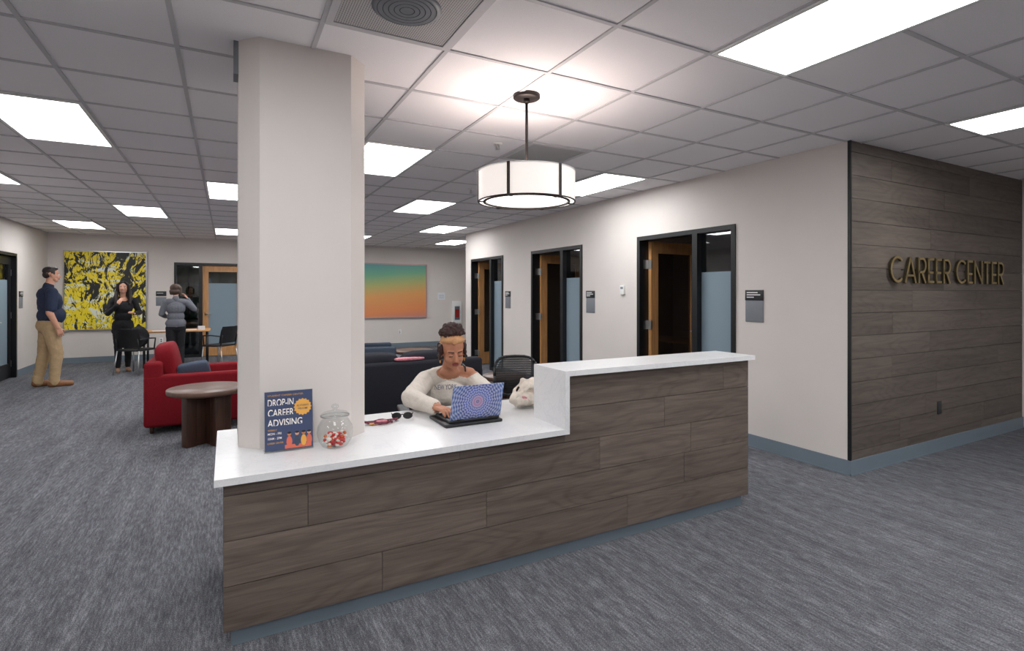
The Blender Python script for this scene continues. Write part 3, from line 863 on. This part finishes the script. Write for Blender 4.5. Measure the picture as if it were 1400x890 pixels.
# laptop on black sleeve
m = MB(); lx0, lx1 = 1.115, 1.435; zc = .7352
m.rbox(1.085, 1.445, 2.81, 3.09, zc, zc+.018, M_blackpl, .006, 2)
zc += .018
m.rbox(lx0, lx1, 2.835, 3.06, zc, zc+.016, M_signblk, .005, 2)
for j in range(5):
    for i in range(13):
        kx = lx0+.018+i*.0221; ky = 2.86+j*.021
        m.box(kx, kx+.018, ky, ky+.017, zc+.016, zc+.018, M_blackpl)
m.box(1.22, 1.33, 2.985, 3.045, zc+.0155, zc+.0168, M_greypl)
lc = Vector(((lx0+lx1)/2+.006, 2.838, zc+.016)); LMt = T(*lc) @ Rx(math.radians(14))
hw = (lx1-lx0)/2
m.rbox(-hw, hw, -.004, .004, .0, .208, M_mandala, .003, 2, M=LMt)
m.box(-hw+.008, hw-.008, .0041, .0046, .01, .200, M_black, M=LMt)
for s in (-1, 1): m.cyl(lc+Vector((s*.1-.02, 0, 0)), lc+Vector((s*.1+.02, 0, 0)), .006, M_signblk)
m.done('laptop', LMt @ Vector((0, 0, .104)))

# sunglasses + lanyard keys
m = MB(); m.M = T(.93, 3.13, .739) @ Rz(-.3)
for s in (-1, 1):
    pts = [(s*.033+.026*math.cos(a), .0, .022+.018*math.sin(a)) for a in [2*math.pi*i/16 for i in range(17)]]
    m.tube(pts, .003, M_blackpl, 6)
    m.lathe([(0, 0), (.025, 0)], M_black, M=T(s*.033, 0, .022) @ Rx(math.pi/2) @ Matrix.Diagonal((1, .7, 1, 1)), seg=20, closed=False)
    m.tube([(s*.059, 0, .03), (s*.064, .06, .026), (s*.06, .12, .006)], .003, M_blackpl, 6)
m.tube([(-.008, 0, .028), (0, 0, .031), (.008, 0, .028)], .003, M_blackpl, 6)
m.done('sunglasses')
m = MB(); m.M = T(.80, 3.10, .741)
pts = [(.08*math.cos(t)*(1+.3*math.sin(3*t)), .04*math.sin(t)*(1+.2*math.cos(2*t)), .006+.004*math.sin(5*t)) for t in [i*.35 for i in range(18)]]
m.tube(pts, .007, M_maroon, 6)
m.rbox(-.03, .03, -.02, .02, .0, .014, M_pink, .005); m.rbox(-.075, -.035, -.03, -.005, 0, .008, M_gold, .003)
for a in (.2, .9, 1.5): m.box(.0, .05, -.004, .004, .001, .004, M_silver, M=T(.05, 0, 0) @ Rz(a))
m.lathe([(.012, 0), (.014, .002), (.012, .004)], M_silver, (.05, 0, .001), 16, closed=False)
m.done('keys_on_lanyard')

# ---------------------------------------------------------------- figures
class Fig:
    def __init__(s): s.p = []; s.M = Matrix.Identity(4)
    def cap(s, a, b, r0, r1, mt, g='body', bias=0):
        s.p.append(('c', s.M @ Vector(a), s.M @ Vector(b), r0, r1, mt, g, bias))
    def ell(s, c, r, mt, g='body', R=None, bias=0):
        MM = s.M @ T(*c) @ (R or Matrix.Identity(4)) @ Matrix.Diagonal((r[0], r[1], r[2], 1))
        s.p.append(('e', MM, min(r), None, None, mt, g, bias))
    def chain(s, pts, rs, mt, g='body', bias=0):
        for i in range(len(pts)-1): s.cap(pts[i], pts[i+1], rs[i], rs[i+1], mt, g, bias)
    def hand(s, w, d, n, th, k, mt, curl=.35):
        """w wrist; d finger dir; n palm normal; th toward thumb"""
        w = Vector(w); d = Vector(d).normalized(); n = Vector(n); n = (n-d*n.dot(d)).normalized()
        t = Vector(th); t = (t-d*t.dot(d)-n*t.dot(n)).normalized()
        for o in (.028, .0095, -.0095, -.027):
            s.cap(w+t*o*.6*k, w+(d*.085+t*o)*k, .014*k, .0115*k, mt, 'hand')
        for o, ln in ((.029, .07), (.0098, .078), (-.0098, .072), (-.0285, .056)):
            p = w+(d*.083+t*o)*k; ang = curl*.5
            dr = (d+t*o*3).normalized()
            for q, (fr, rr) in enumerate(((.45, .0088), (.32, .0078), (.23, .0068))):
                dd = dr*math.cos(ang)+n*math.sin(ang)
                e = p+dd*ln*fr*k; s.cap(p, e, rr*k, (rr-.001)*k, mt, 'hand'); p = e; ang += curl
        p = w+(d*.022+t*.022)*k; e = p+(d*.6+t*.7+n*.25).normalized()*.042*k
        s.cap(p, e, .014*k, .0105*k, mt, 'hand'); e2 = e+(d*.9+t*.3+n*.3).normalized()*.032*k
        s.cap(e, e2, .010*k, .0085*k, mt, 'hand')
    def head(s, Mh, k, skin, brow, lids=False, smile=0, male=False):
        old = s.M; s.M = old @ Mh @ Matrix.Scale(k, 4)
        s.ell((0, -.012, .035), (.076, .094, .083), skin); s.ell((0, .022, -.025), (.063, .068, .085), skin)
        s.ell((0, .05, -.092), (.034 if male else .026, .032, .022), skin)
        jw = .045 if male else .038
        s.cap((-jw, .03, -.07), (0, .058, -.094), .022*k, .020*k, skin); s.cap((jw, .03, -.07), (0, .058, -.094), .022*k, .020*k, skin)
        s.cap((0, .086, .008), (0, .104, -.028), .008*k, .0125*k, skin); s.ell((0, .098, -.033), (.0165, .012, .009), skin)
        for q in (-1, 1):
            s.ell((q*.034, .058, -.032), (.026, .026, .026), skin)
            s.cap((q*.018, .083, .022), (q*.048, .068, .022), .009*k, .008*k, skin)
            s.ell((q*.077, -.004, -.012), (.011, .02, .031), skin, R=Rz(q*-.35))
            s.ell((q*.031, .0775, .002), (.0155, .010, .008), skin if lids else M_eye, 'raw')
            if lids: s.ell((q*.031, .0845, -.0035), (.015, .005, .003), M_iris, 'raw')
            else: s.ell((q*.031, .0855, .002), (.0062, .0035, .0062), M_iris, 'raw')
            s.cap((q*.016, .0905, .026), (q*.047, .078, .028), .0035*k, .0025*k, brow, 'raw')
        s.ell((0, .087, -.058), (.024, .010, .0055), M_lip, 'raw'); s.ell((0, .086, -.067), (.02, .010, .006), M_lip, 'raw')
        if smile: s.ell((0, .089, -.0622), (.019, .009, .004), M_eye, 'raw')
        s.M = old
    def pts(s, prims):
        m = MB()
        for t in prims:
            if t[0] == 'c':
                a, b_, r0, r1 = t[1], t[2], t[3], t[4]; d = b_-a
                if d.length < 1e-5: continue
                q = d.to_track_quat('Z', 'Y').to_matrix().to_4x4(); l = d.length
                prof = [(r0*math.sin(x), -r0*math.cos(x)) for x in [i*math.pi/2/5 for i in range(6)]]+[(r1*math.cos(x), l+r1*math.sin(x)) for x in [i*math.pi/2/5 for i in range(6)]]
                prof[0] = (1e-5, prof[0][1]); prof[-1] = (1e-5, prof[-1][1])
                m.lathe(prof, t[5], seg=16, M=T(*a) @ q)
            else: m.sph((0, 0, 0), 1, t[5], 20, 14, M=t[1])
        return m
    def label(s, P, prims):
        D_ = np.empty((len(prims), len(P)))
        for i, t in enumerate(prims):
            if t[0] == 'c':
                a = np.array(t[1]); d = np.array(t[2])-a; q = P-a
                u = np.clip(q @ d/max(d @ d, 1e-9), 0, 1)
                D_[i] = np.linalg.norm(q-u[:, None]*d, axis=1)-(t[3]+(t[4]-t[3])*u)-t[7]
            else:
                Mi = np.array(t[1].inverted()); q = P @ Mi[:3, :3].T+Mi[:3, 3]
                D_[i] = (np.linalg.norm(q, axis=1)-1)*t[2]-t[7]
        return D_.argmin(0)
    def build(s, name, vox=.008, fold=.004, hvox=.0038, hairfold=.003, hairvox=.007):
        out = MB()
        for g in ('body', 'hand', 'hair'):
            pr = [t for t in s.p if t[6] == g]
            if not pr: continue
            m = s.pts(pr)
            me = bpy.data.meshes.new('tmp'); me.from_pydata([v[:] for v in m.v], [], m.f)
            bm = bmesh.new(); bm.from_mesh(me); bmesh.ops.remove_doubles(bm, verts=bm.verts[:], dist=2e-5); bmesh.ops.recalc_face_normals(bm, faces=bm.faces[:]); bm.to_mesh(me); bm.free()
            ob = bpy.data.objects.new('tmp', me); col.objects.link(ob)
            md = ob.modifiers.new('r', 'REMESH'); md.mode = 'VOXEL'; md.voxel_size = {'body': vox, 'hand': hvox, 'hair': hairvox}[g]
            sm = ob.modifiers.new('s', 'SMOOTH'); sm.factor = .5; sm.iterations = {'body': 5, 'hand': 2, 'hair': 2}[g]
            dg = bpy.context.evaluated_depsgraph_get()
            me2 = bpy.data.meshes.new_from_object(ob.evaluated_get(dg))
            n = len(me2.vertices); P = np.empty(n*3); me2.vertices.foreach_get('co', P); P = P.reshape(-1, 3)
            Nn = np.empty(n*3); me2.vertices.foreach_get('normal', Nn); Nn = Nn.reshape(-1, 3)
            lab = s.label(P, pr); skins = {M_skinA, M_skinB}
            amp = hairfold if g == 'hair' else fold
            if g != 'hand':
                for i in range(n):
                    if pr[lab[i]][5] not in skins:
                        p = Vector(P[i])
                        if g == 'hair': h = noise.noise(Vector((p.x*55, p.y*55, p.z*14)))*amp
                        else: h = (noise.noise(Vector((p.x*9, p.y*9, p.z*17)))+.5*noise.noise(p*34))*amp + .004
                        P[i] += Nn[i]*h
            P[:, 2] = np.maximum(P[:, 2], 0.001)
            fs = [tuple(p.vertices) for p in me2.polygons]
            C = np.array([P[list(f)].mean(0) for f in fs]); fl = s.label(C, pr)
            out.addmulti([tuple(p) for p in P], fs, [pr[k][5] for k in fl])
            bpy.data.objects.remove(ob); bpy.data.meshes.remove(me2)
        raw = [t for t in s.p if t[6] == 'raw']
        if raw:
            m = s.pts(raw); o = len(out.v); out.v += m.v
            for f, mi, in zip(m.f, m.m):
                out.f.append([o+k for k in f]); out.m.append(out.mi(m.mats[mi])); out.sm.append(True); out.t.append((.5, 0, 0))
        return out.done(name, recalc=False)
def face(x, y, fx, fy, k=1): return T(x, y) @ Rz(math.atan2(-fx, fy)) @ Matrix.Scale(k, 4)
class Body(Fig):
    def cap(s, a, b, r0, r1, mt, g='body', bias=0):
        k = s.ks if hasattr(s, 'ks') else 1
        Fig.cap(s, a, b, r0*k, r1*k, mt, g, bias)

# --- man
F = Body(); k = 1.03; F.ks = k; F.M = face(-2.50, 11.0, .90, .43, k)
F.ell((0, 0, .95), (.18, .155, .14), M_khaki)
for s, fy in ((1, .07), (-1, -.08)):
    F.chain([(s*.09, 0, .9), (s*.10, fy*.7+.02, .5), (s*.105, fy-.03, .11)], [.108, .08, .062], M_khaki)
    F.cap((s*.105, fy-.03, .14), (s*.105, fy-.03, .07), .067, .067, M_khaki)
    F.chain([(s*.105, fy-.06, .05), (s*.12, fy+.06, .045), (s*.135, fy+.17, .036)], [.048, .046, .036], M_shoeb, bias=.004)
F.ell((0, .03, 1.10), (.18, .175, .16), M_polo, bias=.006); F.ell((0, .01, 1.31), (.20, .15, .2), M_polo); F.ell((0, -.03, 1.42), (.17, .115, .12), M_polo)
F.cap((-.15, -.01, 1.465), (.15, -.01, 1.465), .078, .078, M_polo); F.cap((0, -.01, 1.52), (0, -.005, 1.56), .07, .065, M_polo)
F.cap((0, -.01, 1.5), (0, .02, 1.66), .058, .054, M_skinA)
F.chain([(.205, -.01, 1.455), (.24, -.03, 1.21)], [.072, .068], M_polo, bias=.005)
F.chain([(.24, -.03, 1.24), (.25, -.05, 1.15), (.245, .05, .92)], [.052, .048, .031], M_skinA)
F.hand((.245, .053, .91), (-.05, .3, -.9), (-1, 0, 0), (0, .9, .3), 1.0, M_skinA, .45)
F.chain([(-.205, -.01, 1.455), (-.24, -.02, 1.22)], [.072, .068], M_polo, bias=.005)
F.chain([(-.24, -.02, 1.24), (-.25, -.02, 1.14), (-.235, .10, .93)], [.052, .048, .03], M_skinA)
F.hand((-.235, .105, .92), (.05, .35, -.9), (1, 0, 0), (0, .9, .3), 1.0, M_skinA, .45)
Mh = T(0, .03, 1.735) @ Rz(-.05)
F.head(Mh, 1.03, M_skinA, M_hairD, male=True)
old = F.M; F.M = F.M @ Mh
F.ell((0, -.020, .055), (.081, .094, .072), M_hairD, 'hair'); F.ell((0, .030, .092), (.062, .052, .030), M_hairD, 'hair')
F.ell((0, -.06, .0), (.07, .05, .06), M_hairD, 'hair')
for s in (-1, 1): F.ell((s*.07, .002, .025), (.012, .03, .035), M_hairD, 'hair')
F.M = old
F.build('man_in_navy_polo', fold=.004, vox=.0065)

# --- woman in black
F = Body(); k = .945; F.ks = k; F.M = face(-1.73, 12.4, .25, -.97, k)
F.ell((0, 0, .95), (.175, .135, .14), M_blkcl)
for s, fy in ((1, .03), (-1, -.03)):
    F.chain([(s*.085, 0, .9), (s*.085, fy+.02, .5), (s*.085, fy-.02, .12)], [.098, .066, .045], M_blkcl)
    F.chain([(s*.085, fy-.04, .045), (s*.09, fy+.05, .04), (s*.1, fy+.14, .026)], [.036, .035, .026], M_shoet, bias=.003)
F.ell((0, .01, 1.12), (.145, .12, .15), M_blkcl); F.ell((0, .02, 1.30), (.165, .14, .16), M_blkcl); F.ell((0, -.01, .82), (.19, .14, .1), M_blkcl)
F.cap((-.13, -.01, 1.44), (.13, -.01, 1.44), .062, .062, M_blkcl)
F.cap((0, -.01, 1.46), (0, .015, 1.6), .05, .046, M_skinA)
F.ell((0, .055, 1.43), (.06, .05, .06), M_skinA, bias=.01)
F.chain([(.18, -.01, 1.43), (.25, .06, 1.17), (.11, .21, 1.34)], [.056, .046, .034], M_blkcl)
F.hand((.105, .215, 1.355), (-.45, .0, .9), (-.6, -.5, 0), (.0, -.7, .3), .98, M_skinA, .55)
F.chain([(-.18, -.01, 1.43), (-.27, .03, 1.18), (-.17, .22, 1.17)], [.056, .046, .034], M_blkcl)
F.hand((-.165, .225, 1.17), (.6, .6, .3), (0, -.3, -.8), (0, .5, .5), .98, M_skinA, .45)
Mh = T(0, .03, 1.685) @ Rz(-.2) @ Rx(.05)
F.head(Mh, 1.0, M_skinA, M_hairD, smile=1)
old = F.M; F.M = F.M @ Mh
F.ell((0, -.025, .052), (.088, .096, .082), M_hairD, 'hair')
for s in (-1, 1):
    F.chain([(s*.03, .05, .115), (s*.085, .02, .05), (s*.10, -.01, -.08), (s*.12, .03, -.22), (s*.11, .07, -.32)], [.02, .028, .034, .04, .022], M_hairD, 'hair')
F.chain([(0, -.07, .03), (0, -.09, -.12), (0, -.10, -.28)], [.07, .08, .06], M_hairD, 'hair')
F.M = old
F.build('woman_in_black', fold=.006, vox=.0065)

# --- woman in grey blazer (back to us)
F = Body(); k = .91; F.ks = k; F.M = face(-.86, 12.1, -.12, .98, k)
F.ell((0, 0, .93), (.175, .13, .13), M_blkcl)
for s, fy in ((1, .04), (-1, -.03)):
    F.chain([(s*.085, 0, .9), (s*.09, fy+.02, .5), (s*.09, fy-.03, .12)], [.096, .07, .056], M_blkcl)
    F.chain([(s*.09, fy-.05, .045), (s*.095, fy+.05, .04), (s*.1, fy+.14, .028)], [.038, .036, .028], M_black, bias=.003)
F.ell((0, 0, 1.0), (.188, .145, .13), M_blazer, bias=.006); F.ell((0, 0, 1.14), (.155, .125, .14), M_blazer); F.ell((0, .0, 1.32), (.178, .135, .16), M_blazer)
F.cap((-.14, -.01, 1.45), (.14, -.01, 1.45), .066, .066, M_blazer); F.cap((0, -.02, 1.5), (0, -.01, 1.53), .06, .056, M_blazer)
F.cap((0, -.01, 1.5), (0, .015, 1.62), .05, .047, M_skinA)
F.chain([(.185, -.01, 1.44), (.34, .04, 1.29), (.225, .10, 1.50)], [.06, .052, .04], M_blazer)
F.hand((.22, .10, 1.52), (-.5, .1, .85), (-.8, 0, -.4), (0, -.8, .2), .98, M_skinA, .4)
F.chain([(-.185, -.01, 1.44), (-.25, .03, 1.2), (-.17, .2, 1.14)], [.06, .052, .04], M_blazer)
F.hand((-.165, .21, 1.14), (.4, .8, .1), (0, 0, -1), (1, 0, 0), .98, M_skinA, .4)
Mh = T(0, .04, 1.70) @ Rz(-.5) @ Rx(-.1)
F.head(Mh, 1.0, M_skinA, M_hairB)
old = F.M; F.M = F.M @ Mh
F.ell((0, -.028, .045), (.095, .10, .088), M_hairB, 'hair'); F.ell((0, -.045, -.035), (.1, .075, .075), M_hairB, 'hair')
for s in (-1, 1): F.chain([(s*.03, .05, .11), (s*.088, .015, .04), (s*.088, .01, -.07)], [.022, .03, .03], M_hairB, 'hair')
F.M = old
F.build('woman_in_grey_blazer', fold=.004, vox=.0065)

# --- receptionist
F = Fig(); F.M = Matrix.Identity(4)
F.ell((1.46, 3.80, .56), (.17, .15, .12), M_blkcl)
for s, kx in ((-1, -.12), (1, .12)):
    F.chain([(1.46+kx*.8, 3.76, .54), (1.42+kx, 3.40, .54), (1.42+kx, 3.38, .12)], [.09, .066, .045], M_blkcl)
    F.chain([(1.42+kx, 3.40, .04), (1.41+kx, 3.30, .036), (1.40+kx, 3.22, .03)], [.038, .034, .03], M_shoet)
F.ell((1.43, 3.71, .69), (.165, .135, .16), M_sweater, R=Rz(-.3)); F.ell((1.395, 3.61, .82), (.175, .125, .14), M_sweater, R=Rz(-.3))
F.ell((1.385, 3.56, .79), (.15, .11, .11), M_sweater, R=Rz(-.3))
F.chain([(1.235, 3.58, .885), (1.38, 3.55, .925), (1.525, 3.49, .890)], [.062, .062, .058], M_sweater)
F.chain([(1.38, 3.535, .93), (1.37, 3.455, 1.04)], [.052, .044], M_skinB, bias=.004)
F.ell((1.378, 3.485, .945), (.07, .04, .04), M_skinB, bias=.010, R=Rz(-.3))
F.cap((1.43, 3.505, .955), (1.525, 3.475, .928), .038, .040, M_skinB, bias=.013)
F.chain([(1.478, 3.535, .975), (1.480, 3.500, .990), (1.482, 3.462, .978), (1.478, 3.446, .950)], [.006, .006, .006, .006], M_black, 'raw')
F.chain([(1.225, 3.575, .88), (1.065, 3.39, .808), (1.115, 3.12, .802)], [.066, .06, .042], M_sweater)
F.cap((1.115, 3.12, .802), (1.117, 3.09, .802), .045, .044, M_sweater)
F.cap((1.115, 3.11, .802), (1.125, 3.045, .805), .03, .027, M_skinB)
F.hand((1.125, 3.05, .807), (.22, -.95, -.05), (0, 0, -1), (1, 0, 0), .98, M_skinB, .36)
F.chain([(1.54, 3.475, .885), (1.585, 3.29, .808), (1.44, 3.07, .802)], [.062, .055, .042], M_sweater)
F.cap((1.45, 3.08, .802), (1.40, 3.035, .805), .028, .026, M_skinB)
F.hand((1.405, 3.04, .807), (-.4, -.88, -.05), (0, 0, -1), (-1, .3, 0), .98, M_skinB, .36)
Mh = T(1.362, 3.40, 1.10) @ Rz(math.atan2(.12, -.98)) @ Rx(math.radians(-16)) @ Ry(.05)
F.head(Mh, 1.02, M_skinB, M_hairD, lids=True)
old = F.M; F.M = F.M @ Mh @ Matrix.Scale(1.02, 4)
F.ell((0, -.035, .03), (.083, .088, .085), M_hairC, 'hair')
for s in (-1, 1):
    F.ell((s*.078, .0, .018), (.014, .030, .040), M_hairC, 'hair')
    for i in range(12): F.ell((s*(.082+.006*random.random()), -.015+.03*random.random(), -.05+.1*random.random()), (.011, .011, .012), M_hairC, 'hair')
for i in range(190):
    a = random.uniform(0, 6.28); ph = random.uniform(-.2, 1.4); q = .78+.3*random.random()
    F.ell((.080*q*math.cos(a)*math.cos(ph), -.03+.07*q*math.sin(a)*math.cos(ph), .122+.058*q*math.sin(ph)), tuple(random.uniform(.008, .014) for _ in range(3)), M_hairC, 'hair')
for i in range(60):
    a = random.uniform(0, 6.28); z = random.uniform(-.07, .08)
    if math.sin(a) < .15: F.ell((.085*math.cos(a), -.03+.083*math.sin(a), z), (.013, .013, .013), M_hairC, 'hair')
F.ell((0, -.010, .078), (.082, .098, .033), M_band, 'hair', R=Rx(.26), bias=.005)
F.ell((.006, .076, .100), (.022, .015, .024), M_band, 'hair')
for s in (-1, 1):
    pts = [(s*.084, .0+.012*math.sin(t), -.062+.014*math.cos(t)) for t in [i*math.pi/6 for i in range(13)]]
    F.chain(pts, [.0018]*13, M_gold, 'raw')
F.M = old
rec = F.build('receptionist', vox=.0045, fold=.006, hvox=.0035, hairvox=.0042)
t = text('NEW YORK', .15, .035, (1.325, 3.435, .85), M_print, rec, rotz=-.3, ext=.001, off=.02, name='sweater_print')

# canvas bag slumped on counter
F = Fig(); F.M = T(1.765, 3.08, .742)
F.ell((0, 0, .055), (.125, .075, .053), M_canvas); F.ell((.03, .02, .095), (.085, .055, .06), M_canvas, R=Ry(.5)); F.ell((.06, .0, .125), (.06, .045, .05), M_canvas, R=Ry(.2))
F.ell((-.06, -.03, .045), (.05, .05, .03), M_canvas, R=Ry(-.3)); F.ell((-.03, -.052, .055), (.045, .022, .018), M_pink, R=Ry(.4)); F.ell((.05, -.045, .085), (.03, .022, .015), M_pink)
F.chain([(.02, -.04, .13), (-.02, -.06, .15), (-.07, -.07, .11), (-.10, -.06, .05)], [.009]*4, M_canvas)
F.chain([(.04, .03, .15), (-.02, .03, .17), (-.08, .02, .12), (-.10, .0, .07)], [.009]*4, M_canvas)
F.build('canvas_tote_bag', vox=.006, fold=.018)

# backpack hung on chair near table
F = Fig(); F.M = T(-1.44, 12.02, .475)
F.ell((0, 0, .2), (.16, .1, .2), M_blkcl); F.ell((0, -.07, .13), (.12, .06, .11), M_blkcl); F.chain([(-.04, 0, .38), (0, 0, .43), (.04, 0, .38)], [.012]*3, M_blkcl)
F.build('black_backpack', vox=.01, fold=.01)

# ---------------------------------------------------------------- world, camera
w = bpy.data.worlds.new('World'); scene.world = w; w.use_nodes = True
nt = w.node_tree; bg = nt.nodes['Background']
sk = nt.nodes.new('ShaderNodeTexSky'); sk.sky_type = 'HOSEK_WILKIE'; sk.sun_direction = (.3, -.5, .8); sk.turbidity = 3
nt.links.new(sk.outputs[0], bg.inputs[0]); bg.inputs[1].default_value = .8

cd = bpy.data.cameras.new('camera'); cam = bpy.data.objects.new('camera', cd); col.objects.link(cam)
cd.sensor_width = 36; cd.lens = 728/1400*36; cd.shift_y = -45/1400; cd.clip_start = .05
cam.location = (0, 0, 1.5); cam.rotation_euler = (math.pi/2, 0, -math.atan2(.4726, .8813))
scene.camera = cam
scene.view_settings.view_transform = 'Standard'
scene.view_settings.exposure = 0
